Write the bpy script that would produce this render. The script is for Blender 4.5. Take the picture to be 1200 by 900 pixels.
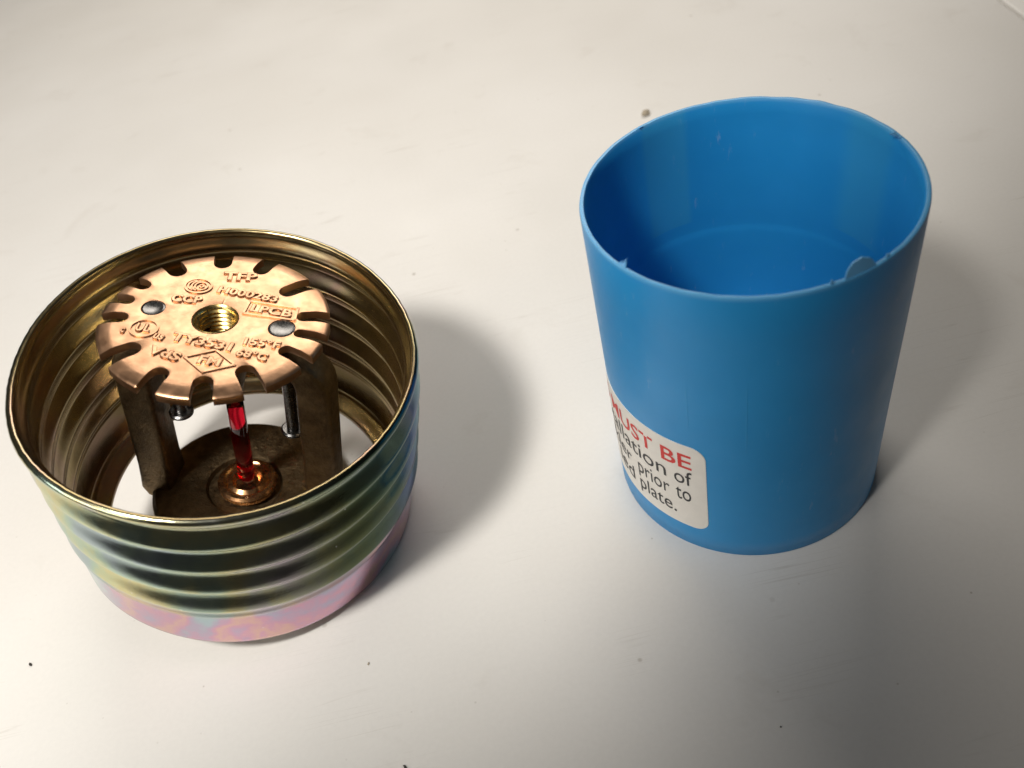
import bpy, bmesh, math, random
from mathutils import Vector, Matrix, noise
for o in list(bpy.data.objects): bpy.data.objects.remove(o)
C = bpy.context.scene.collection
sc = bpy.context.scene
S = 0.001                      # everything below is written in millimetres
PI = math.pi
random.seed(7)

# ------------------------------------------------------------------ camera
CAM_H = 133.342
PITCH, ROLL, FPX = 0.787922, -0.241868, 1102.63
Fv = Vector((0, math.cos(PITCH), -math.sin(PITCH)))
Uv = Vector((0, math.sin(PITCH), math.cos(PITCH)))
Rv = Vector((1, 0, 0))
cx_ = Rv*math.cos(ROLL) + Uv*math.sin(ROLL)
cy_ = -Rv*math.sin(ROLL) + Uv*math.cos(ROLL)
cam = bpy.data.cameras.new('camera')
cam.sensor_width = 36.0
cam.lens = 36.0*FPX/1200.0
cam.clip_start, cam.clip_end = 0.005, 20
cam.dof.use_dof = True
cam.dof.focus_distance = 0.152
cam.dof.aperture_fstop = 26
camo = bpy.data.objects.new('camera', cam); C.objects.link(camo)
M = Matrix((cx_, cy_, -Fv)).transposed().to_4x4(); M.translation = Vector((0, 0, CAM_H))*S
camo.matrix_world = M
sc.camera = camo

# ------------------------------------------------------------------ world, lamps, exposure
w = bpy.data.worlds.new('World'); sc.world = w; w.use_nodes = True
bg = w.node_tree.nodes['Background']
bg.inputs['Color'].default_value = (1.0, 0.95, 0.88, 1); bg.inputs['Strength'].default_value = 0.027
sc.view_settings.view_transform = 'Standard'; sc.view_settings.look = 'None'
sc.view_settings.exposure = 0.06; sc.view_settings.gamma = 1.0; sc.view_settings.use_curve_mapping = False

def aim(o, loc, target):
    o.location = Vector(loc)*S
    o.rotation_euler = (Vector(target)-Vector(loc)).to_track_quat('-Z', 'Y').to_euler()
def spot(name, loc, target, power, radius, angle, blend, col):
    l = bpy.data.lights.new(name, 'SPOT'); l.energy = power; l.shadow_soft_size = radius*S
    l.spot_size = math.radians(angle); l.spot_blend = blend; l.color = col
    o = bpy.data.objects.new(name, l); C.objects.link(o); aim(o, loc, target); return o
def area(name, loc, target, power, sx, sy, col):
    l = bpy.data.lights.new(name, 'AREA'); l.shape = 'RECTANGLE'; l.size = sx*S; l.size_y = sy*S
    l.energy = power; l.color = col
    o = bpy.data.objects.new(name, l); C.objects.link(o); aim(o, loc, target); return o
for lx in (-156, -134):         # lamp up to the left of the camera, doubled to widen the penumbra
    spot('desk_lamp', (lx, -38, 345), (-96+lx+134, 318, 0), 2.6, 29, 73.0, 0.43, (1.0, 0.96, 0.90))
area('ceiling_light', (50, 470, 300), (0, 120, 20), 1.02, 360, 190, (1.0, 0.93, 0.84))
area('left_fill_light', (-300, -60, 175), (0, 105, 20), 0.30, 200, 130, (1.0, 0.97, 0.94))  # added soft fill from the left, lifts cap, sticker and shell side

# ------------------------------------------------------------------ node helpers
def mat(name):
    m = bpy.data.materials.new(name); m.use_nodes = True
    nt = m.node_tree; return m, nt, nt.nodes['Principled BSDF']
def nd(nt, typ, **kw):
    n = nt.nodes.new(typ)
    for k, v in kw.items():
        if k in n.inputs: n.inputs[k].default_value = v
        else: setattr(n, k, v)
    return n
def coords(nt, scale=1000.0):
    tc = nd(nt, 'ShaderNodeTexCoord'); mp = nd(nt, 'ShaderNodeMapping')
    mp.inputs['Scale'].default_value = (scale,)*3
    nt.links.new(tc.outputs['Object'], mp.inputs['Vector']); return mp.outputs['Vector']
def noise_n(nt, vec, scale, detail=4, rough=.55, dist=0):
    n = nd(nt, 'ShaderNodeTexNoise'); n.inputs['Scale'].default_value = scale
    n.inputs['Detail'].default_value = detail; n.inputs['Roughness'].default_value = rough
    n.inputs['Distortion'].default_value = dist
    nt.links.new(vec, n.inputs['Vector']); return n
def ramp(nt, fac, stops, interp='LINEAR'):
    r = nd(nt, 'ShaderNodeValToRGB'); r.color_ramp.interpolation = interp
    e = r.color_ramp.elements
    while len(e) > 1: e.remove(e[-1])
    e[0].position, e[0].color = stops[0][0], (*stops[0][1], 1)
    for p_, c_ in stops[1:]:
        x = e.new(p_); x.color = (*c_, 1)
    nt.links.new(fac, r.inputs['Fac']); return r
def bump(nt, b, h, strength, dist):
    n = nd(nt, 'ShaderNodeBump'); n.inputs['Strength'].default_value = strength
    n.inputs['Distance'].default_value = dist*S
    nt.links.new(h, n.inputs['Height']); nt.links.new(n.outputs['Normal'], b.inputs['Normal']); return n
def math_n(nt, op, a, b_=None, c_=None):
    n = nd(nt, 'ShaderNodeMath', operation=op)
    for i, v in enumerate((a, b_, c_)):
        if v is None: continue
        if isinstance(v, (int, float)): n.inputs[i].default_value = v
        else: nt.links.new(v, n.inputs[i])
    return n.outputs[0]
def mixc(nt, fac, a, b_, blend='MIX'):
    n = nd(nt, 'ShaderNodeMix', data_type='RGBA', blend_type=blend)
    for sock, v in ((n.inputs[0], fac), (n.inputs[6], a), (n.inputs[7], b_)):
        if isinstance(v, (int, float)): sock.default_value = v
        elif isinstance(v, tuple): sock.default_value = (*v, 1)
        else: nt.links.new(v, sock)
    return n.outputs[2]

# ------------------------------------------------------------------ materials
def m_table():
    m, nt, b = mat('white_laminate'); v = coords(nt)
    big = noise_n(nt, v, .012, 3); fine = noise_n(nt, v, .35, 5, .65)
    base = ramp(nt, big.outputs['Fac'], [(.3, (.77, .745, .70)), (.7, (.83, .81, .775))])
    # smudges: sparse greyish dirt
    sm = noise_n(nt, v, .055, 4, .6, .6)
    smr = ramp(nt, sm.outputs['Fac'], [(.62, (0, 0, 0)), (.78, (1, 1, 1))])
    c1 = mixc(nt, math_n(nt, 'MULTIPLY', smr.outputs['Color'], .20), base.outputs['Color'], (.50, .45, .38))
    # hairline scratches: stretched noise at two angles
    out = c1
    for ang, sc_, seed in ((.9, 1.0, 0), (-.5, .8, 40), (1.35, 1.2, 90)):
        mp = nd(nt, 'ShaderNodeMapping'); mp.inputs['Rotation'].default_value = (0, 0, ang)
        mp.inputs['Scale'].default_value = (.004*sc_, .22*sc_, 1); mp.inputs['Location'].default_value = (seed, seed, 0)
        nt.links.new(v, mp.inputs['Vector'])
        s = noise_n(nt, mp.outputs['Vector'], 1.0, 2, .5)
        d = math_n(nt, 'ABSOLUTE', math_n(nt, 'SUBTRACT', s.outputs['Fac'], .5))
        line = ramp(nt, d, [(.0, (1, 1, 1)), (.004, (0, 0, 0))])
        mk = noise_n(nt, v, .03+.01*sc_, 2)
        mkr = ramp(nt, mk.outputs['Fac'], [(.56, (0, 0, 0)), (.66, (1, 1, 1))])
        f = math_n(nt, 'MULTIPLY', math_n(nt, 'MULTIPLY', line.outputs['Color'], mkr.outputs['Color']), .34)
        out = mixc(nt, f, out, (.50, .46, .40))
    # tiny specks
    vo = nd(nt, 'ShaderNodeTexVoronoi'); vo.inputs['Scale'].default_value = .085
    nt.links.new(v, vo.inputs['Vector'])
    sp = ramp(nt, vo.outputs['Distance'], [(.028, (1, 1, 1)), (.05, (0, 0, 0))])
    pick = nd(nt, 'ShaderNodeSeparateColor'); nt.links.new(vo.outputs['Color'], pick.inputs['Color'])
    pk = math_n(nt, 'GREATER_THAN', pick.outputs[0], .55)
    f = math_n(nt, 'MULTIPLY', math_n(nt, 'MULTIPLY', sp.outputs['Color'], pk), math_n(nt, 'MULTIPLY', pick.outputs[1], .65))
    out = mixc(nt, f, out, (.28, .23, .17))
    v2 = nd(nt, 'ShaderNodeTexVoronoi'); v2.inputs['Scale'].default_value = .3; nt.links.new(v, v2.inputs['Vector'])
    s2 = ramp(nt, v2.outputs['Distance'], [(.03, (1, 1, 1)), (.07, (0, 0, 0))]); p2 = nd(nt, 'ShaderNodeSeparateColor'); nt.links.new(v2.outputs['Color'], p2.inputs['Color'])
    out = mixc(nt, math_n(nt, 'MULTIPLY', math_n(nt, 'MULTIPLY', s2.outputs['Color'], math_n(nt, 'GREATER_THAN', p2.outputs[0], .80)), math_n(nt, 'MULTIPLY', p2.outputs[1], .7)), out, (.42, .38, .32))
    gr = ramp(nt, noise_n(nt, v, 1.2, 3, .6).outputs['Fac'], [(.3, (.97,)*3), (.7, (1.0,)*3)])
    out = mixc(nt, 1.0, out, gr.outputs['Color'], 'MULTIPLY')
    nt.links.new(out, b.inputs['Base Color'])
    rr = ramp(nt, noise_n(nt, v, .03, 4).outputs['Fac'], [(.3, (.34,)*3), (.7, (.46,)*3)])
    nt.links.new(rr.outputs['Color'], b.inputs['Roughness'])
    b.inputs['Specular IOR Level'].default_value = .35
    bump(nt, b, fine.outputs['Fac'], .05, .05)
    return m
def m_chromate():
    m, nt, b = mat('yellow_chromate_zinc'); v = coords(nt)
    b.inputs['Metallic'].default_value = 1.0
    n1 = noise_n(nt, v, .042, 4, .46, .6); n2 = noise_n(nt, v, .5, 5, .7)
    sep = nd(nt, 'ShaderNodeSeparateXYZ'); nt.links.new(v, sep.inputs[0])
    # film thickness: patchy, thinner on the plain lower band
    band = nd(nt, 'ShaderNodeMapRange'); band.inputs['From Min'].default_value = 8.5; band.inputs['From Max'].default_value = 11.0
    nt.links.new(sep.outputs['Z'], band.inputs['Value'])
    t = math_n(nt, 'MULTIPLY_ADD', n1.outputs['Fac'], 1.0, math_n(nt, 'MULTIPLY_ADD', n2.outputs['Fac'], .16, -.03))
    lw = nd(nt, 'ShaderNodeLayerWeight'); lw.inputs['Blend'].default_value = .35
    t2 = math_n(nt, 'MULTIPLY_ADD', math_n(nt, 'MULTIPLY_ADD', lw.outputs['Facing'], .10, t), 1.7, -.42)
    low = ramp(nt, t2, [(.30, (.40, .50, .46)), (.42, (.38, .50, .54)), (.50, (.45, .38, .50)), (.57, (.60, .33, .44)), (.63, (.66, .42, .36)), (.70, (.60, .33, .44)), (.80, (.44, .38, .52)), (.90, (.36, .50, .52))])
    up0 = ramp(nt, t2, [(.34, (.42, .50, .52)), (.46, (.45, .57, .46)), (.56, (.58, .61, .38)), (.64, (.66, .60, .33)), (.74, (.55, .56, .46)), (.86, (.53, .47, .53))])
    # right-hand side: dark and blue reflections painted into the colour, then straw film
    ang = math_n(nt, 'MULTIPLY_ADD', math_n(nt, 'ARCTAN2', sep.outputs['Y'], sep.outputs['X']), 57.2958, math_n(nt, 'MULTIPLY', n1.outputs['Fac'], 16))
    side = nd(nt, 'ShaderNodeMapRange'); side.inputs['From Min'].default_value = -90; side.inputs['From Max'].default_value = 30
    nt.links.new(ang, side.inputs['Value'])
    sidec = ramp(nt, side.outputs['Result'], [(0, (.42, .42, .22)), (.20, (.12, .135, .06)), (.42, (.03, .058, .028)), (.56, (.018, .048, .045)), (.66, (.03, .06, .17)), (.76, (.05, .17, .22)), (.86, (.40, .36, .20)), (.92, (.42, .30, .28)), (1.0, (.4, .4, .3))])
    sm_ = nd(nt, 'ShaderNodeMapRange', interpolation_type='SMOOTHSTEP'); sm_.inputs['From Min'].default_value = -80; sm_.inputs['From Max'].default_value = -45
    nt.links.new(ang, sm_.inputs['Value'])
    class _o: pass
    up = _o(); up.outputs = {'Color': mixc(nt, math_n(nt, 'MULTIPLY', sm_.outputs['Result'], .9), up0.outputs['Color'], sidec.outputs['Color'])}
    # pale table reflections painted on the lower flank and crest of every rib
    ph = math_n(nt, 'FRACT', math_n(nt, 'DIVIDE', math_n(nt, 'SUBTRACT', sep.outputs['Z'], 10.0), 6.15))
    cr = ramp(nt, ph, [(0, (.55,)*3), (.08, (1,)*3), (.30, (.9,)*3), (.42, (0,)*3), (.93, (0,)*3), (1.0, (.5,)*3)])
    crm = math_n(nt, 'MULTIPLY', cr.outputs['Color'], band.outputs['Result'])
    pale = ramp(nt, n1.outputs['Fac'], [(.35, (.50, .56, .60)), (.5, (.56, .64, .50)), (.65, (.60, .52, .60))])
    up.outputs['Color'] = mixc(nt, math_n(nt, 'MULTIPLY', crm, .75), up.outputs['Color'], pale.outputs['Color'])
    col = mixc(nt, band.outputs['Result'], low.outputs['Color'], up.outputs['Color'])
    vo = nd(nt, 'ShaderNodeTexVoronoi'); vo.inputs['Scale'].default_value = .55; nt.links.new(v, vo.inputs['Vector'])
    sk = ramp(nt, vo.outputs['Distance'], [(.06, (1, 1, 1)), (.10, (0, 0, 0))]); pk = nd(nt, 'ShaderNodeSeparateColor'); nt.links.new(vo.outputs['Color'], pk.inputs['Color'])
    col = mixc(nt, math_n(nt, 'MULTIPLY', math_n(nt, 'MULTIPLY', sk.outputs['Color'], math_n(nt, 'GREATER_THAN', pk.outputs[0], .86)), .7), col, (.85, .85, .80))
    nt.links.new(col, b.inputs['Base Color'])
    rr = ramp(nt, noise_n(nt, v, .25, 5, .65).outputs['Fac'], [(.3, (.13,)*3), (.7, (.21,)*3)])
    nt.links.new(rr.outputs['Color'], b.inputs['Roughness'])
    cy = nd(nt, 'ShaderNodeCombineXYZ'); nt.links.new(math_n(nt, 'MULTIPLY', ang, .06), cy.inputs['X']); nt.links.new(math_n(nt, 'MULTIPLY', sep.outputs['Z'], 4.0), cy.inputs['Y'])
    roll = noise_n(nt, cy.outputs[0], 1.0, 4, .6)
    bump(nt, b, math_n(nt, 'ADD', noise_n(nt, v, 1.6, 4, .6).outputs['Fac'], math_n(nt, 'MULTIPLY', roll.outputs['Fac'], .8)), .07, .10)
    return m
def m_chromate_in():
    m, nt, b = mat('bronze_chromate_inside'); v = coords(nt)
    b.inputs['Metallic'].default_value = 1.0
    n1 = noise_n(nt, v, .06, 3, .5, .5)
    c = ramp(nt, n1.outputs['Fac'], [(.3, (.35, .27, .14)), (.5, (.43, .345, .18)), (.62, (.43, .30, .22)), (.75, (.36, .34, .18))])
    nt.links.new(c.outputs['Color'], b.inputs['Base Color'])
    rr = ramp(nt, noise_n(nt, v, .8, 5, .7).outputs['Fac'], [(.3, (.19,)*3), (.7, (.26,)*3)])
    nt.links.new(rr.outputs['Color'], b.inputs['Roughness'])
    bump(nt, b, noise_n(nt, v, 3.0, 3, .55).outputs['Fac'], .04, .08)
    return m
def metal(name, c0, c1, r0, r1, ns=.3, bs=.15, bsc=2.0, metallic=1.0, bd=.1):
    m, nt, b = mat(name); v = coords(nt); b.inputs['Metallic'].default_value = metallic
    c = ramp(nt, noise_n(nt, v, ns, 5, .6).outputs['Fac'], [(.32, c0), (.68, c1)])
    nt.links.new(c.outputs['Color'], b.inputs['Base Color'])
    rr = ramp(nt, noise_n(nt, v, ns*2.3, 4, .6).outputs['Fac'], [(.3, (r0,)*3), (.7, (r1,)*3)])
    nt.links.new(rr.outputs['Color'], b.inputs['Roughness'])
    bump(nt, b, noise_n(nt, v, bsc, 5, .65).outputs['Fac'], bs, bd)
    return m
def m_blue():
    m, nt, b = mat('blue_polyethylene'); v = coords(nt)
    c = ramp(nt, noise_n(nt, v, .05, 4, .6).outputs['Fac'], [(.3, (.015, .27, .61)), (.7, (.021, .305, .67))])
    # whitish rubbed scuffs near the rim
    mp = nd(nt, 'ShaderNodeMapping'); mp.inputs['Scale'].default_value = (1.0, 1.0, .25); nt.links.new(v, mp.inputs['Vector'])
    s = ramp(nt, noise_n(nt, mp.outputs['Vector'], .9, 4, .7).outputs['Fac'], [(.63, (0, 0, 0)), (.72, (1, 1, 1))])
    area_ = ramp(nt, noise_n(nt, v, .07, 3).outputs['Fac'], [(.45, (0, 0, 0)), (.62, (1, 1, 1))])
    col = mixc(nt, math_n(nt, 'MULTIPLY', math_n(nt, 'MULTIPLY', s.outputs['Color'], area_.outputs['Color']), .45), c.outputs['Color'], (.28, .45, .68))
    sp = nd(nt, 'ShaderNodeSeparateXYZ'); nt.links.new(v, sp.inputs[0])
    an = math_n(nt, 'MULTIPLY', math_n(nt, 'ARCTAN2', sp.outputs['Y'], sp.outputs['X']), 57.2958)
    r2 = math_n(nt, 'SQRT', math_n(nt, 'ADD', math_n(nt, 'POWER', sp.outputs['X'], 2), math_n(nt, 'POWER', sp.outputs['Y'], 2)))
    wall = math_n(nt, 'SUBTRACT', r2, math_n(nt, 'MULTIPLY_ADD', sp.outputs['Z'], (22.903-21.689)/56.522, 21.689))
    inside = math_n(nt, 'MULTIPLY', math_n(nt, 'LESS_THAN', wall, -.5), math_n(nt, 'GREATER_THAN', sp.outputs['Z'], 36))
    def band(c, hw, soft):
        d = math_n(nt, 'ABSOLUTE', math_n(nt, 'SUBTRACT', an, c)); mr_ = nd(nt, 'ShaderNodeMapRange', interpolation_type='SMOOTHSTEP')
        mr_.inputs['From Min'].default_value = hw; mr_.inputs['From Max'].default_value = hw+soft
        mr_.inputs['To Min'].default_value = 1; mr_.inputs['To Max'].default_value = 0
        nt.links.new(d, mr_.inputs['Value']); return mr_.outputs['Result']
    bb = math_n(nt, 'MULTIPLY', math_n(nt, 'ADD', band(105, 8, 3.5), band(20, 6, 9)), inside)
    col = mixc(nt, math_n(nt, 'MULTIPLY', bb, .45), col, (.05, .35, .58))  # pale vertical light bands on the inner wall, painted into the plastic
    edge = nd(nt, 'ShaderNodeMapRange'); edge.inputs['From Min'].default_value = 55.9; edge.inputs['From Max'].default_value = 56.35   # light caught by the rim, painted in as a paler edge
    nt.links.new(sp.outputs['Z'], edge.inputs['Value'])
    col = mixc(nt, math_n(nt, 'MULTIPLY', edge.outputs['Result'], .55), col, (.16, .45, .72))
    nt.links.new(col, b.inputs['Base Color'])
    rr = ramp(nt, noise_n(nt, v, .12, 5, .65).outputs['Fac'], [(.3, (.34,)*3), (.7, (.46,)*3)])
    nt.links.new(rr.outputs['Color'], b.inputs['Roughness'])
    b.inputs['Subsurface Weight'].default_value = .12
    b.inputs['Subsurface Radius'].default_value = (.2, .5, 1.0); b.inputs['Subsurface Scale'].default_value = .0012
    bump(nt, b, noise_n(nt, v, .35, 5, .6).outputs['Fac'], .07, .15)
    return m
def plain(name, c, r, spec=.5):
    m, nt, b = mat(name); v = coords(nt)
    cc = ramp(nt, noise_n(nt, v, .6, 4, .6).outputs['Fac'], [(.3, tuple(x*.95 for x in c)), (.7, c)])
    nt.links.new(cc.outputs['Color'], b.inputs['Base Color'])
    b.inputs['Roughness'].default_value = r; b.inputs['Specular IOR Level'].default_value = spec
    return m
def m_glass(name, col, ior):
    m, nt, b = mat(name)
    b.inputs['Base Color'].default_value = (*col, 1); b.inputs['Transmission Weight'].default_value = 1.0
    b.inputs['Roughness'].default_value = .0; b.inputs['IOR'].default_value = ior
    return m
T_TABLE = m_table(); T_OUT = m_chromate(); T_IN = m_chromate_in()
T_COPPER = metal('copper_bronze', (.47, .265, .15), (.63, .375, .225), .28, .44, .22, .18, 1.6)
T_CAST = metal('dark_cast_bronze', (.13, .09, .048), (.25, .175, .095), .34, .54, .5, .8, 1.9, bd=.22)
T_BRASS = metal('cut_brass', (.62, .44, .16), (.72, .54, .22), .22, .34, .8, .1, 3.0)
T_SEAT = metal('copper_seat', (.66, .34, .16), (.78, .45, .22), .20, .32, .5, .08, 2.0)
T_STEEL = metal('dull_steel', (.13, .128, .126), (.24, .235, .23), .22, .36, .9, .15, 3.0)
T_BLUE = m_blue()
T_BURR = plain('frayed_blue_plastic', (.14, .42, .74), .45)
T_PAPER = plain('cream_label_paper', (.87, .83, .76), .42)
T_RED = plain('red_print', (.70, .035, .03), .5); T_BLACK = plain('black_print', (.02, .02, .022), .5)
T_GLASS = m_glass('clear_glass', (.97, .93, .93), 1.47); T_LIQ = m_glass('red_liquid', (.60, .010, .03), 1.03)
T_CRUMB = plain('brown_crumb', (.42, .36, .27), .8); T_CRUMBD = plain('dark_crumb', (.03, .025, .02), .7)

# ------------------------------------------------------------------ mesh helpers
def tag(o, label=None, cat=None, group=None, kind=None):
    for k, v in (('label', label), ('category', cat), ('group', group), ('kind', kind)):
        if v: o[k] = v
    return o
def obj(name, bm, mats, parent=None, smooth=True, mw=None, angle=35):
    if not isinstance(mats, (list, tuple)): mats = [mats]
    bmesh.ops.scale(bm, vec=(S, S, S), verts=bm.verts)
    me = bpy.data.meshes.new(name); bm.to_mesh(me); bm.free()
    for m in mats: me.materials.append(m)
    o = bpy.data.objects.new(name, me); C.objects.link(o)
    if smooth:
        me.polygons.foreach_set('use_smooth', [True]*len(me.polygons))
        me.set_sharp_from_angle(angle=math.radians(angle))
    if parent: o.parent = parent
    if mw is not None: o.matrix_basis = mw
    return o
def mloc(v, rot=None):
    m = (rot.to_4x4() if rot else Matrix.Identity(4)); m.translation = Vector(v)*S; return m
def lathe(prof, n=128, closed=True, bm=None, mi=None):
    """revolve (r, z) points about z; closed=True joins last to first"""
    bm = bm or bmesh.new(); rings = []
    for r, z in prof:
        if r < 1e-6: rings.append([bm.verts.new((0, 0, z))])
        else: rings.append([bm.verts.new((r*math.cos(2*PI*k/n), r*math.sin(2*PI*k/n), z)) for k in range(n)])
    m = len(prof)
    for i in range(m if closed else m-1):
        a, b = rings[i], rings[(i+1) % m]
        for k in range(n):
            k2 = (k+1) % n
            vs = []
            for v in (a[k % len(a)], a[k2 % len(a)], b[k2 % len(b)], b[k % len(b)]):
                if v not in vs: vs.append(v)
            if len(vs) > 2:
                f = bm.faces.new(vs)
                if mi: f.material_index = mi[i]
    bmesh.ops.recalc_face_normals(bm, faces=bm.faces)
    return bm
def smoothstep(t): t = max(0, min(1, t)); return t*t*(3-2*t)
def ngon_prism(bm, pts, z0, z1):
    a = [bm.verts.new((x, y, z0)) for x, y in pts]; b = [bm.verts.new((x, y, z1)) for x, y in pts]
    bm.faces.new(list(reversed(a))); bm.faces.new(b); n = len(pts)
    for i in range(n): bm.faces.new((a[i], a[(i+1) % n], b[(i+1) % n], b[i]))
    return bm
def text_mesh(s, extrude=0.0, bold=0.0, spacing=1.0, bevel=0.0):
    """text as list of (verts, faces) in font units, via the built-in font"""
    cu = bpy.data.curves.new('t', 'FONT'); cu.body = s; cu.size = 1; cu.extrude = extrude; cu.offset = bold
    cu.space_character = spacing; cu.resolution_u = 3; cu.bevel_depth = bevel; cu.bevel_resolution = 0
    o = bpy.data.objects.new('t', cu); C.objects.link(o)
    dg = bpy.context.evaluated_depsgraph_get(); dg.update()
    me = o.evaluated_get(dg).to_mesh()
    vs = [v.co.copy() for v in me.vertices]; fs = [tuple(p.vertices) for p in me.polygons]
    o.evaluated_get(dg).to_mesh_clear(); bpy.data.objects.remove(o); bpy.data.curves.remove(cu)
    return vs, fs
def add_text(bm, s, fn, box, extrude=0.0, bold=0.0, spacing=1.0, bevel=0.0):
    """fit text into box (x0, x1, y0, y1) using its own glyph bounds, then map by fn(x, y, z)"""
    vs, fs = text_mesh(s, extrude, bold, spacing, bevel)
    xa, xb = min(v.x for v in vs), max(v.x for v in vs); ya, yb = min(v.y for v in vs), max(v.y for v in vs)
    x0, x1, y0, y1 = box
    nv = [bm.verts.new(fn(x0+(v.x-xa)/(xb-xa)*(x1-x0), y0+(v.y-ya)/(yb-ya)*(y1-y0), v.z)) for v in vs]
    for f in fs:
        try: bm.faces.new([nv[i] for i in f])
        except ValueError: pass

# ------------------------------------------------------------------ table
def slab(x0, x1, y0, y1, name):
    bm = bmesh.new(); ngon_prism(bm, [(x0, y0), (x1, y0), (x1, y1), (x0, y1)], -22, 0)
    top = [e for e in bm.edges if all(abs(v.co.z) < 1e-6 for v in e.verts)]
    bmesh.ops.bevel(bm, geom=top, offset=.7, segments=3, profile=.5, affect='EDGES')
    return tag(obj(name, bm, T_TABLE), kind='structure')
slab(-700, 154.9, 22, 900, 'table_top')
slab(155.9, 620, 22, 900, 'table_top')

# ------------------------------------------------------------------ fire sprinkler
SH_O = Vector((-50.1576, 113.5619, 7.2227))
e1 = Vector((.972399, .025755, -.231898)); e2 = Vector((0, .993889, .110381)); e3 = Vector((.233324, -.107335, .966457))
root = bpy.data.objects.new('fire_sprinkler', None); C.objects.link(root); root.empty_display_size = .01
mr = Matrix((e1, e2, e3)).transposed().to_4x4(); mr.translation = SH_O*S
root.matrix_world = mr
tag(root, 'upturned copper fire sprinkler in a ribbed yellow iridescent metal cup, left of the blue cap', 'fire sprinkler')

# support cup: ribbed sheet metal, open below with an inward ledge
PH = 6.15
def rib(z):
    """radius added by the rolled ribs: long slope facing up, short one facing down"""
    if z < 9.4: return 0.45
    ph = ((z - 10.0) / PH) % 1.0
    up = .48                               # share of the down-facing flank
    q = ph/up if ph < up else 1-(ph-up)/(1-up); f = .6*q+.4*smoothstep(q)
    v = -.05 + 1.5*f
    if z < 11.2: v = v + (0.62-v)*smoothstep((11.2-z)/1.6)
    if z > 34.6: v = -.05 + 1.15*smoothstep((z-34.6)/2.6)
    return v
def rad(z): return 27.75 + .45*z/38
outer = [(27.2, 0.0), (27.9, .12), (28.2, .6)]
z = 1.2
while z < 37.3: outer.append((rad(z)+rib(z), z)); z += .22
outer += [(rad(37.6)+1.02, 37.6), (rad(37.8)+.82, 37.86), (rad(38)+.5, 38.0)]
TH = 1.0
inner = [(rad(38)+.22, 37.97), (rad(38)-.02, 37.75), (rad(38)-.1, 37.4)]
z = 36.9
while z > 2.4: inner.append((rad(z)+rib(z)-TH, z)); z -= .22
inner += [(27.1, 2.0), (26.6, 1.45), (25.8, 1.15), (24.1, 1.05), (23.85, .85), (23.85, .1), (24.0, 0.0)]
prof = outer + inner
mi = [0]*(len(outer)-1) + [1]*(len(inner)-3) + [1]*4
mi = (mi + [0]*len(prof))[:len(prof)]
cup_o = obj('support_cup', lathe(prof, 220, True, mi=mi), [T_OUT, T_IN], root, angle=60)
# dents and rolling marks come from a slight unevenness of the sheet
for v in cup_o.data.vertices:
    k = noise.noise(Vector((v.co.x*110, v.co.y*110, v.co.z*60)))
    d = Vector((v.co.x, v.co.y, 0)).normalized(); a = math.degrees(math.atan2(v.co.y, v.co.x)); da = (a+152+180) % 360-180
    db = (a+8+180) % 360-180
    zl, rl = v.co.z/S, math.hypot(v.co.x, v.co.y)/S
    flat_ = .62*math.exp(-(((a+165+180) % 360-180)/38)**2)
    if 10 < zl < 34.6: v.co -= d*(flat_*(rib(zl)-.45)*S*smoothstep((zl-10)/1.5))
    if zl > 37.3: v.co += d*(.00007*noise.noise(Vector((math.cos(math.radians(a))*40, math.sin(math.radians(a))*40, zl*.7))))
    v.co += d*(k*.00003+.0009*math.exp(-(da/24)**2)+.0002*math.exp(-(db/30)**2))

# sprinkler frame axes (it sits a few degrees askew in its cup)
fz = Vector((.022, .118, .99)).normalized()
fx = Vector((math.cos(-.304), math.sin(-.304), 0)); fx = (fx - fx.dot(fz)*fz).normalized(); fy = fz.cross(fx)
MF = Matrix((fx, fy, fz)).transposed().to_4x4(); MF.translation = Vector((-1.0, 0, 1.5))*S

def arm_bm(s):
    bm = bmesh.new()
    path = []
    XA = 14.6
    for zz in (.6, 2, 4, 7, 12, 17, 22, 26, 28.6): path.append((XA, zz, 0))
    for k in range(1, 8):
        a = PI/2*k/7; path.append((XA-5.6+5.6*math.cos(a), 28.6+5.6*math.sin(a), a))
    path += [(5.5, 34.4, PI/2), (2.0, 34.6, PI/2)]
    secs = []
    for i, (x, zz, a) in enumerate(path):
        t = i/(len(path)-1)
        wr = 5.5 if a < .2 else 5.5-1.9*smoothstep(a/(PI/2)); wt = 6.2+1.6*(1-smoothstep(zz/7))
        if i == 0: wr = 4.4; x += -.3
        dx, dz = math.cos(a), math.sin(a)          # outward normal of the path, in the x-z plane
        pts = []; rc = 1.0
        hx, hy = wr/2, wt/2
        for cx0, cy0, a0 in ((hx-rc, hy-rc, 0), (-hx+rc, hy-rc, 90), (-hx+rc, -hy+rc, 180), (hx-rc, -hy+rc, 270)):
            for q in range(4):
                aa = math.radians(a0+30*q); pts.append((cx0+rc*math.cos(aa), cy0+rc*math.sin(aa)))
        secs.append([bm.verts.new((s*(x+px*dx), py, zz+px*dz)) for px, py in pts])
    n = len(secs[0])
    for a_, b_ in zip(secs, secs[1:]):
        for k in range(n): bm.faces.new((a_[k], a_[(k+1) % n], b_[(k+1) % n], b_[k]))
    bm.faces.new(secs[0]); bm.faces.new(secs[-1])
    bmesh.ops.recalc_face_normals(bm, faces=bm.faces)
    return bm
# base flange with the bulb well in it
fl = obj('base_flange', lathe([(0, -.4), (14.6, -.4), (15.5, .1), (15.75, .8), (15.6, 1.6), (15.0, 2.1), (7.2, 2.35), (6.6, 2.2), (6.2, 1.4), (0, 1.2)], 120, False), T_CAST, root, mw=MF)
for s in (-1, 1): obj('frame_arm', arm_bm(s), T_CAST, root, mw=MF, angle=50)
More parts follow.
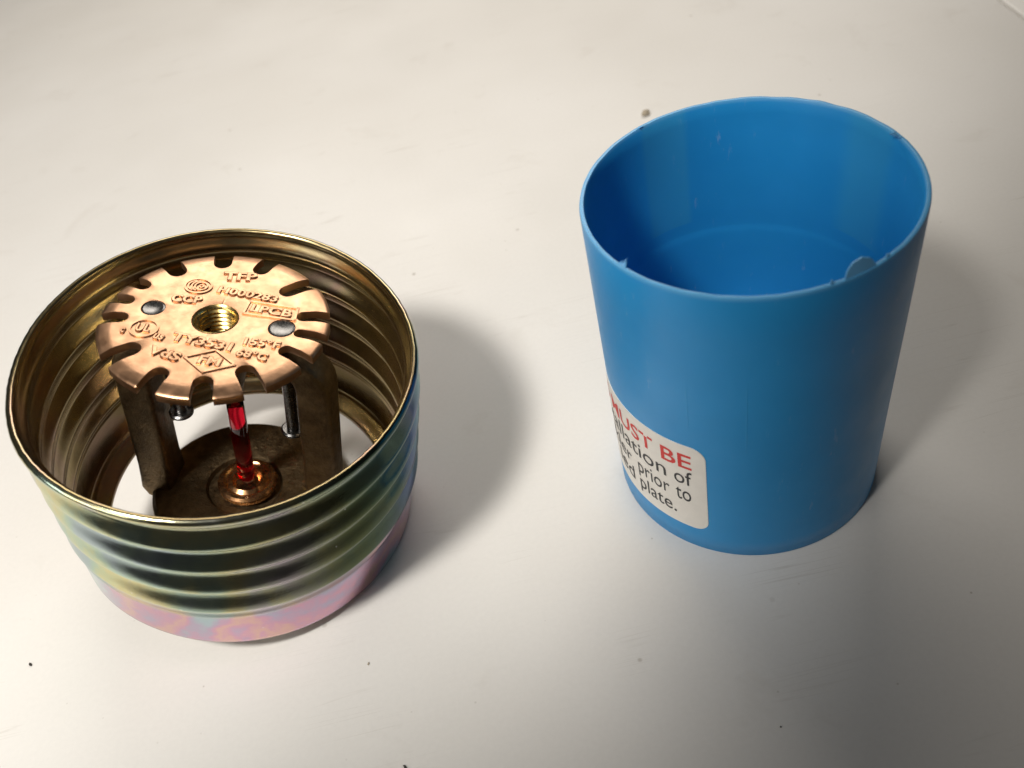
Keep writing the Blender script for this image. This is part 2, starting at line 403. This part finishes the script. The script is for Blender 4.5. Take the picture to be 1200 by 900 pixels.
# inlet under the flange that carries the tilted cup: reaches down to the table
drop = None
def inlet_low(L):
    best = 1e9
    for k in range(48):
        p = Vector((9.6*math.cos(k*PI/24), 9.6*math.sin(k*PI/24), -L))
        q = MF @ (p*S); qw = mr @ q; best = min(best, qw.z/S)
    return best
L = 1.0
while inlet_low(L) > .03 and L < 30: L += .02
thr = [(0, -.3), (8.2, -.3)]
zz = -.5
while zz > -L+.8: thr.append((9.5 if int(round(zz*10)) % 2 else 9.1, zz)); zz -= .45
thr += [(9.6, -L+.7), (9.6, -L), (0, -L)]
obj('threaded_inlet', lathe(thr, 64, False), T_CAST, root, mw=MF)
# hub between the arms that presses on the bulb
obj('yoke_hub', lathe([(0, 33.0), (3.5, 33.0), (3.5, 38.2), (4.4, 38.2), (4.8, 37.8), (4.8, 33.2), (4.2, 32.0), (3.2, 29.0), (2.4, 25.8), (2.1, 24.3), (1.7, 23.9), (0, 23.9)], 64, False), T_CAST, root, mw=MF)

# bulb and its copper seat
ang_b = Matrix.Identity(4)
BX, BY = .55, .25
MB_ = MF @ mloc((BX, BY, 0))
seat = obj('bulb_seat', lathe([(0, 2.0), (4.9, 2.0), (5.15, 2.5), (5.1, 3.1), (4.7, 3.5), (4.1, 3.55), (3.85, 3.3), (3.5, 3.2), (3.2, 3.45), (2.9, 3.7), (2.55, 3.65), (2.2, 3.1), (1.9, 2.7), (0, 2.65)], 72, False), T_SEAT, root, mw=MB_)
gl = [(0, 3.0), (.7, 3.1), (1.15, 3.6), (1.4, 4.5), (1.45, 6), (1.45, 20), (1.42, 21.5), (1.3, 22.6), (1.1, 23.4), (.85, 23.9), (.8, 24.4), (0, 24.6)]
bulb = obj('glass_bulb', lathe(gl, 48, False), T_GLASS, root, mw=MB_)
obj('red_liquid', lathe([(0, 3.5), (.8, 3.8), (1.12, 4.6), (1.2, 6), (1.2, 21.0), (1.15, 21.9), (1.0, 22.3), (.5, 22.0), (0, 21.8)], 40, False), T_LIQ, bulb)

# deflector: toothed copper disc with a turned-down edge
DC = Vector((-.15, -.1, 39.9))
MD = MF @ mloc(DC)
def dz(r): return -.45*max(0, (r-14.7)/2.2)**1.4 if r > 14.7 else 0.0
RD = 16.9
TK = 1.35
top = [(0, 0)] + [(r, dz(r)) for r in (3, 6, 9, 12, 13.6, 14.7, 15.0, 15.4, 15.8, 16.3, 16.7)] + [(RD, dz(RD)-.12)]
bot = [(RD, dz(RD)-TK)] + [(r, dz(r)-TK) for r in (16.3, 15.8, 15.4, 15.0, 14.7, 12, 9, 6, 3)] + [(0, -TK)]
defl_bm = lathe(top+bot, 168, False)
cut = bmesh.new()
slots = [(133.0, 12.9, 2.7), (104.0, 13.1, 2.6), (77.5, 12.7, 2.5), (45.5, 11.2, 2.5), (14.0, 12.2, 2.1), (-3.5, 12.5, 1.7), (-22.5, 12.4, 2.2),
         (-53.0, 12.0, 2.7), (-78.0, 13.0, 2.7), (-105.0, 12.6, 2.7), (-136.5, 11.7, 2.7), (-170.0, 12.9, 2.2), (172.8, 13.5, 2.0), (156.6, 13.6, 2.2)]
for a, r0, wd in slots:
    a = math.radians(a); wd *= 1.1; r0 -= .35; h = wd/2; pts = []
    for k in range(9):
        q = PI/2 + PI*k/8; pts.append((r0+h+h*math.cos(q), h*math.sin(q)))
    pts += [(20, -h-.25), (20, h+.25)]
    ngon_prism(cut, [(x*math.cos(a)-y*math.sin(a), x*math.sin(a)+y*math.cos(a)) for x, y in pts], -6, 4)
ngon_prism(cut, [(3.45*math.cos(k*PI/20), 3.45*math.sin(k*PI/20)) for k in range(40)], -6, 4)
for rx, ry, rr_ in ((-9.75, .7, 1.8), (10.15, -.2, 2.05)):
    ngon_prism(cut, [(rx+rr_*math.cos(k*PI/12), ry+rr_*math.sin(k*PI/12)) for k in range(24)], -6, 4)
bmesh.ops.recalc_face_normals(cut, faces=cut.faces)
d0 = obj('deflector', defl_bm, T_COPPER, None, smooth=False)
c0_ = obj('cutter', cut, T_COPPER, None, smooth=False)
md = d0.modifiers.new('cut', 'BOOLEAN'); md.object = c0_; md.operation = 'DIFFERENCE'; md.solver = 'EXACT'
bv = d0.modifiers.new('bev', 'BEVEL'); bv.width = .2*S; bv.segments = 3; bv.limit_method = 'ANGLE'; bv.angle_limit = math.radians(40); bv.use_clamp_overlap = True
dg = bpy.context.evaluated_depsgraph_get(); dg.update()
me = bpy.data.meshes.new_from_object(d0.evaluated_get(dg), depsgraph=dg)
d0.modifiers.clear(); d0.data = me; bpy.data.objects.remove(c0_)
me.polygons.foreach_set('use_smooth', [True]*len(me.polygons)); me.set_sharp_from_angle(angle=math.radians(38))
defl = d0; defl.parent = root; defl.matrix_basis = MD; defl.name = 'deflector'
# raised lettering, stamped at the angle of the disc
def emboss(name, items, extras=None):
    bm = bmesh.new()
    for s, x0, y0, x1, y1, h in items:
        a = math.atan2(y1-y0, x1-x0); ln = math.hypot(x1-x0, y1-y0)
        def fn(x, y, zq, a=a, x0=x0, y0=y0):
            return (x0+.55+x*math.cos(a)-y*math.sin(a), y0+x*math.sin(a)+y*math.cos(a), zq*1.0)
        add_text(bm, s, fn, (0, ln, -h/2, h/2), extrude=.2, bold=.012, bevel=.045)
    if extras: extras(bm)
    return obj(name, bm, T_COPPER, defl, smooth=False)
def bar(bm, p, q, wd=.32, h=.2):
    d = Vector((q[0]-p[0], q[1]-p[1])); n = Vector((-d.y, d.x)).normalized()*wd/2; e = d.normalized()*wd/2
    P, Q = Vector(p)-e, Vector(q)+e
    ngon_prism(bm, [(P+n)[:], (P-n)[:], (Q-n)[:], (Q+n)[:]], -.05, h)
def ring(bm, cx, cy, rx, ry, wd=.3, h=.2, a0=0, a1=360, n=40, rot=0):
    pr = None; full = abs(a1-a0) >= 360
    first = None
    for k in range(n+1):
        a = math.radians(a0+(a1-a0)*k/n); cr, sr = math.cos(rot), math.sin(rot)
        q = []
        for dr in (-wd/2, wd/2):
            x, y = (rx+dr)*math.cos(a), (ry+dr)*math.sin(a)
            for zq in (-.05, h): q.append(bm.verts.new((cx+x*cr-y*sr, cy+x*sr+y*cr, zq)))
        if pr:
            for i, j in ((0, 1), (1, 3), (3, 2), (2, 0)): bm.faces.new((pr[i], pr[j], q[j], q[i]))
        else: first = q
        pr = q
    if not full:
        for q in (first, pr): bm.faces.new((q[0], q[1], q[3], q[2]))
    bmesh.ops.recalc_face_normals(bm, faces=bm.faces)
O = .55
emboss('embossed_lettering', [('TFP', -2.8, 10.3, 2.5, 11.1, 2.2), ('H000283', -2.4, 6.85, 7.2, 6.25, 1.75)])
def lp(bm):
    P = [(3.19+O, 5.02), (10.73+O, 4.75), (11.0+O, 1.9), (3.1+O, 1.95)]
    for i in range(4): bar(bm, P[i], P[(i+1) % 4])
emboss('embossed_lettering', [('LPCB', 3.75, 3.5, 10.3, 3.2, 1.95)], lp)
def ccc(bm):
    cx, cy = -5.6+O, 7.1
    ring(bm, cx, cy, 2.05, 1.75)
    ring(bm, cx+.45, cy, .95, .95, .26, n=24)
    for q in (.0, .55): ring(bm, cx+.1-q, cy, 1.1, 1.15, .26, a0=95, a1=265, n=16)
    ring(bm, cx+.5, cy, .32, .32, .22, n=14)
emboss('embossed_emblem', [('CCP', -8.5, 3.4, -3.8, 3.75, 1.9)], ccc)
def ul(bm):
    ring(bm, -9.75+O, -4.2, 2.0, 1.9); 
emboss('embossed_emblem', [('UL', -10.95, -4.2, -8.75, -4.15, 1.9), ('c', -12.85, -5.3, -12.1, -5.3, 1.2), ('us', -7.75, -5.6, -6.15, -5.9, 1.3)], ul)
emboss('embossed_lettering', [('TY3531', -5.2, -5.15, 4.0, -5.95, 2.0), ('155\u00b0F', 5.2, -4.2, 10.6, -4.2, 1.75), ('68\u00b0C', 4.9, -6.75, 9.6, -7.15, 1.75), ('VdS', -7.3, -8.5, -2.4, -9.5, 1.9)])
def fm(bm):
    P = [(-1.9+O, -9.15), (1.9+O, -6.9), (5.5+O, -9.45), (1.65+O, -11.75)]
    for i in range(4): bar(bm, P[i], P[(i+1) % 4])
emboss('embossed_emblem', [('FM', .2, -9.3, 3.5, -9.45, 1.9)], fm)

# threaded brass insert in the centre hole
thr = [(3.46, .05), (3.35, .12), (3.05, -.1), (2.9, -.45)]
zz = -.6
for k in range(6):
    thr += [(2.95, zz), (2.62, zz-.28), (2.62, zz-.4), (2.95, zz-.62)]; zz -= .78
thr += [(2.6, zz), (2.5, zz-.3), (1.9, zz-.35), (0, zz-.25), (0, zz-1.0), (3.4, zz-1.0), (3.46, -1.4)]
ins = obj('threaded_insert', lathe(thr, 64, False), T_BRASS, defl)
# guide pins hang through the deflector and end in a rolled head
for (rx, ry, bx, by, rr_, hz) in ((-9.75, .7, -9.35, 1.5, 1.72, -22.6), (10.15, -.2, 10.0, .5, 1.95, -22.2)):
    tx, ty = (bx-rx)/-hz, (by-ry)/-hz
    zr = Vector((-tx, -ty, 1)).normalized(); rot = Vector((0, 0, 1)).rotation_difference(zr).to_matrix()
    MP = MD @ mloc((rx, ry, 0), rot)
    pin = obj('guide_pin', lathe([(0, -.22), (rr_*.55, -.16), (rr_*.85, .0), (rr_, -.12), (rr_, -1.5), (1.05, -1.7), (1.02, hz+.4), (1.02, hz-.6), (.8, hz-.9), (0, hz-.9)], 40, False), T_STEEL, root, mw=MP)
    hd = obj('pin_head', lathe([(1.0, .3), (1.7, .35), (2.0, .1), (2.0, -.3), (1.75, -.5), (1.0, -.5)], 40, True), T_STEEL, pin)
    hd.matrix_basis = mloc((0, 0, hz))

# ------------------------------------------------------------------ blue protective cap
CC = Vector((37.2313, 102.2829, 0))
R0, R1, HC = 21.689, 22.903, 56.522
cap = bpy.data.objects.new('protective_cap', None); C.objects.link(cap); cap.location = CC*S; cap.empty_display_size = .01
tag(cap, 'open blue plastic cap standing upright with a white printed sticker, right of the sprinkler', 'plastic cap')
def ro(z): return R0+(R1-R0)*z/HC
TW = .74
prof = [(ro(0)-.25, 0), (ro(.3), .3)] + [(ro(z), z) for z in range(4, 54, 5)] + [(ro(HC-.5), HC-.5), (ro(HC)-.12, HC-.08), (ro(HC)-.3, HC), (ro(HC)-TW+.12, HC-.02), (ro(HC)-TW, HC-.2)]
prof += [(ro(z)-TW-.35*smoothstep((50-z)/16), z) for z in (54, 50, 46, 42, 38, 36)]
prof += [(ro(34)-1.0, 34.0), (ro(33.6)-1.04, 33.5), (ro(33)-1.14, 33.0), (ro(32)-1.2, 32.2)] + [(ro(z)-1.22, z) for z in (29, 25, 21, 17)]
prof += [(ro(14)-1.6, 14.8), (ro(14)-2.2, 14.1), (ro(14)-3.2, 14.0), (0, 14.0), (0, 12.6), (ro(12)-1.2, 12.6)] + [(ro(z)-1.1, z) for z in (9, 5, 1)] + [(ro(0)-1.0, 0)]
bm = lathe(prof, 180, False)
# close the bottom lip
bm.verts.ensure_lookup_table()
n = 180
first = bm.verts[:n]; last = bm.verts[-n:]
for k in range(n):
    bm.faces.new((first[k], first[(k+1) % n], last[(k+1) % n], last[k]))
bmesh.ops.recalc_face_normals(bm, faces=bm.faces)
# the cap is thin and slightly out of round; the rim edge is not perfectly even
for v in bm.verts:
    r = math.hypot(v.co.x, v.co.y)
    if r > 5:
        a = math.atan2(v.co.y, v.co.x); k = .0035*noise.noise(Vector((math.cos(a)*1.5, math.sin(a)*1.5, v.co.z*.03)))
        v.co.x *= 1+k; v.co.y *= 1+k
        if v.co.z > 55: v.co.z += .12*noise.noise(Vector((math.cos(a)*9, math.sin(a)*9, 3)))
obj('cap_body', bm, T_BLUE, cap, angle=45)

def on_cap(ang, z, off):
    a = math.radians(ang); r = ro(z)+off; return Vector((r*math.cos(a), r*math.sin(a), z))
# sticker wrapped round the lower left
A_R, A_L, Z0, Z1, RC = -124.5, -225.0, 5.6, 26.2, 2.4
RM = ro(16)
Wd = math.radians(A_R-A_L)*RM
cols = sorted(set([i*Wd/70 for i in range(71)] + [RC*(1-math.cos(k*PI/20)) for k in range(11)] + [Wd-RC*(1-math.cos(k*PI/20)) for k in range(11)]))
bm = bmesh.new(); prev = None
for x in cols:
    e = min(x, Wd-x); c = RC-math.sqrt(max(0, RC*RC-(RC-e)**2)) if e < RC else 0
    ang = A_L+math.degrees(x/RM)
    col = [bm.verts.new(on_cap(ang, Z0+c+(Z1-Z0-2*c)*k/6, off)) for off in (.13,) for k in range(7)]
    col2 = [bm.verts.new(on_cap(ang, Z0+c+(Z1-Z0-2*c)*k/6, .0)) for k in (0, 6)]
    if prev:
        for k in range(6): bm.faces.new((prev[0][k], col[k], col[k+1], prev[0][k+1]))
        bm.faces.new((prev[1][0], col2[0], col[0], prev[0][0])); bm.faces.new((prev[0][6], col[6], col2[1], prev[1][1]))
    else: bm.faces.new((col2[0], col[0], col[3], col[6], col2[1]))
    prev = (col, col2)
bm.faces.new((prev[1][1], prev[0][6], prev[0][3], prev[0][0], prev[1][0]))
bmesh.ops.recalc_face_normals(bm, faces=bm.faces)
sticker = obj('sticker', bm, T_PAPER, cap, angle=50)
def words(name, lst, m):
    bm = bmesh.new()
    for s, aL, aR, z0, z1, bold in lst:
        add_text(bm, s, lambda x, y, zq: on_cap(x, y, .172), (aL, aR, z0, z1), bold=bold)
    return obj(name, bm, m, sticker, smooth=False)
words('printed_text', [('S', -187.5, -182.5, 20.7, 24.1, .012), ('MUST', -178.6, -147.6, 20.75, 24.1, .012), ('BE', -143.6, -130.2, 20.75, 24.1, .012)], T_RED)
words('printed_text', [('stallation', -187.5, -142.0, 16.6, 20.1, .002), ('of', -138.2, -130.4, 16.6, 20.1, .002),
                       ('nkler', -187.5, -163.5, 12.35, 15.6, .002), ('prior', -158.8, -141.0, 11.25, 15.7, .002), ('to', -138.0, -131.2, 12.35, 15.4, .002),
                       ('led', -177.0, -163.0, 8.2, 11.6, .002), ('plate.', -158.8, -138.4, 7.1, 11.6, .002)], T_BLACK)
# moulding lines on the outside
def mould_line(ang, z0, z1, wd):
    bm = bmesh.new(); ss = []
    for k in range(9):
        z = z0+(z1-z0)*k/8; h = .07*math.sin(PI*(k+.4)/8.8)
        ss.append([bm.verts.new(on_cap(ang-wd, z, -.04)), bm.verts.new(on_cap(ang, z, h)), bm.verts.new(on_cap(ang+wd, z, -.04))])
    for a_, b_ in zip(ss, ss[1:]):
        for i in range(2): bm.faces.new((a_[i], a_[i+1], b_[i+1], b_[i]))
    bmesh.ops.recalc_face_normals(bm, faces=bm.faces)
    obj('mould_line', bm, T_BLUE, cap, angle=80)
mould_line(-130.5, 27.4, 39.5, .45); mould_line(-109.6, 26.0, 41.8, .4)
# burrs of torn plastic on the rim
def burr(ang, wdeg, h, lean, seed, th=.18, rag=.25):
    rnd = random.Random(seed); bm = bmesh.new(); n = 12; A, B = [], []
    for k in range(n+1):
        t = k/n; a = math.radians(ang+wdeg*(t-.5))
        hh = h*(math.sin(PI*min(1, max(0, t)))**.55)*(1+rag*(rnd.random()-.5)*2)
        if k in (0, n): hh = .05
        for lst, lv in ((A, 0), (B, 1)):
            r = ro(HC)-.33 - lean*hh*lv; z = HC-.25+(hh+.2)*lv
            lst.append([bm.verts.new(((r+d)*math.cos(a), (r+d)*math.sin(a), z)) for d in (-th/2, th/2)])
    for k in range(n):
        for d in (0, 1): bm.faces.new((A[k][d], A[k+1][d], B[k+1][d], B[k][d]))
        bm.faces.new((B[k][0], B[k+1][0], B[k+1][1], B[k][1])); bm.faces.new((A[k][0], A[k+1][0], A[k+1][1], A[k][1]))
    for k in (0, n): bm.faces.new((A[k][0], B[k][0], B[k][1], A[k][1]))
    bmesh.ops.recalc_face_normals(bm, faces=bm.faces)
    return obj('rim_burr', bm, T_BURR, cap, angle=40)
burr(-74.5, 11.5, 1.8, .35, 3, .22, .05); burr(-84.5, 1.2, .6, .1, 5); burr(-63.5, 2.0, .3, .8, 6)
burr(-153.5, 3.4, .45, 1.6, 8, rag=.7); burr(7.5, 4.4, .5, 2.2, 9, .35, .5); burr(115, 3.0, .2, 2.0, 11, .2, .7)

# ------------------------------------------------------------------ crumbs on the table
def crumb(x, y, r, m, label, seed, flat=.6, lng=1.0):
    bm = bmesh.new(); bmesh.ops.create_icosphere(bm, subdivisions=2, radius=r)
    for v in bm.verts:
        k = 1+.5*noise.noise(v.co*(1.6/r)+Vector((seed, 0, 0)))
        v.co = Vector((v.co.x*k*lng, v.co.y*k, v.co.z*k*flat))
    zmin = min(v.co.z for v in bm.verts)
    for v in bm.verts: v.co.z -= zmin
    o = obj('crumb', bm, m, None); o.location = Vector((x, y, 0))*S; o.rotation_euler.z = seed
    return tag(o, label, 'crumb')
crumb(51.4, 218.2, .95, T_CRUMB, 'brown crumb on the white table just behind the rim of the blue cap', 1.0, .5, 1.5)
crumb(-91.6, 94.6, .22, T_CRUMBD, 'black speck on the white table at the lower left of the ribbed metal cup', 2.2, .6, 1.9)
crumb(25.17, 53.76, .13, T_CRUMBD, 'tiny dark speck on the shaded white table below the blue cap', 3.1)
crumb(-32.95, 79.15, .16, T_CRUMB, 'small brown speck on the white table just below the ribbed metal cup', 4.4, .5, 1.6)
crumb(-28.58, 61.17, .2, T_CRUMBD, 'dark speck at the bottom edge of the photo on the white table', 5.3, .5, 2.0)
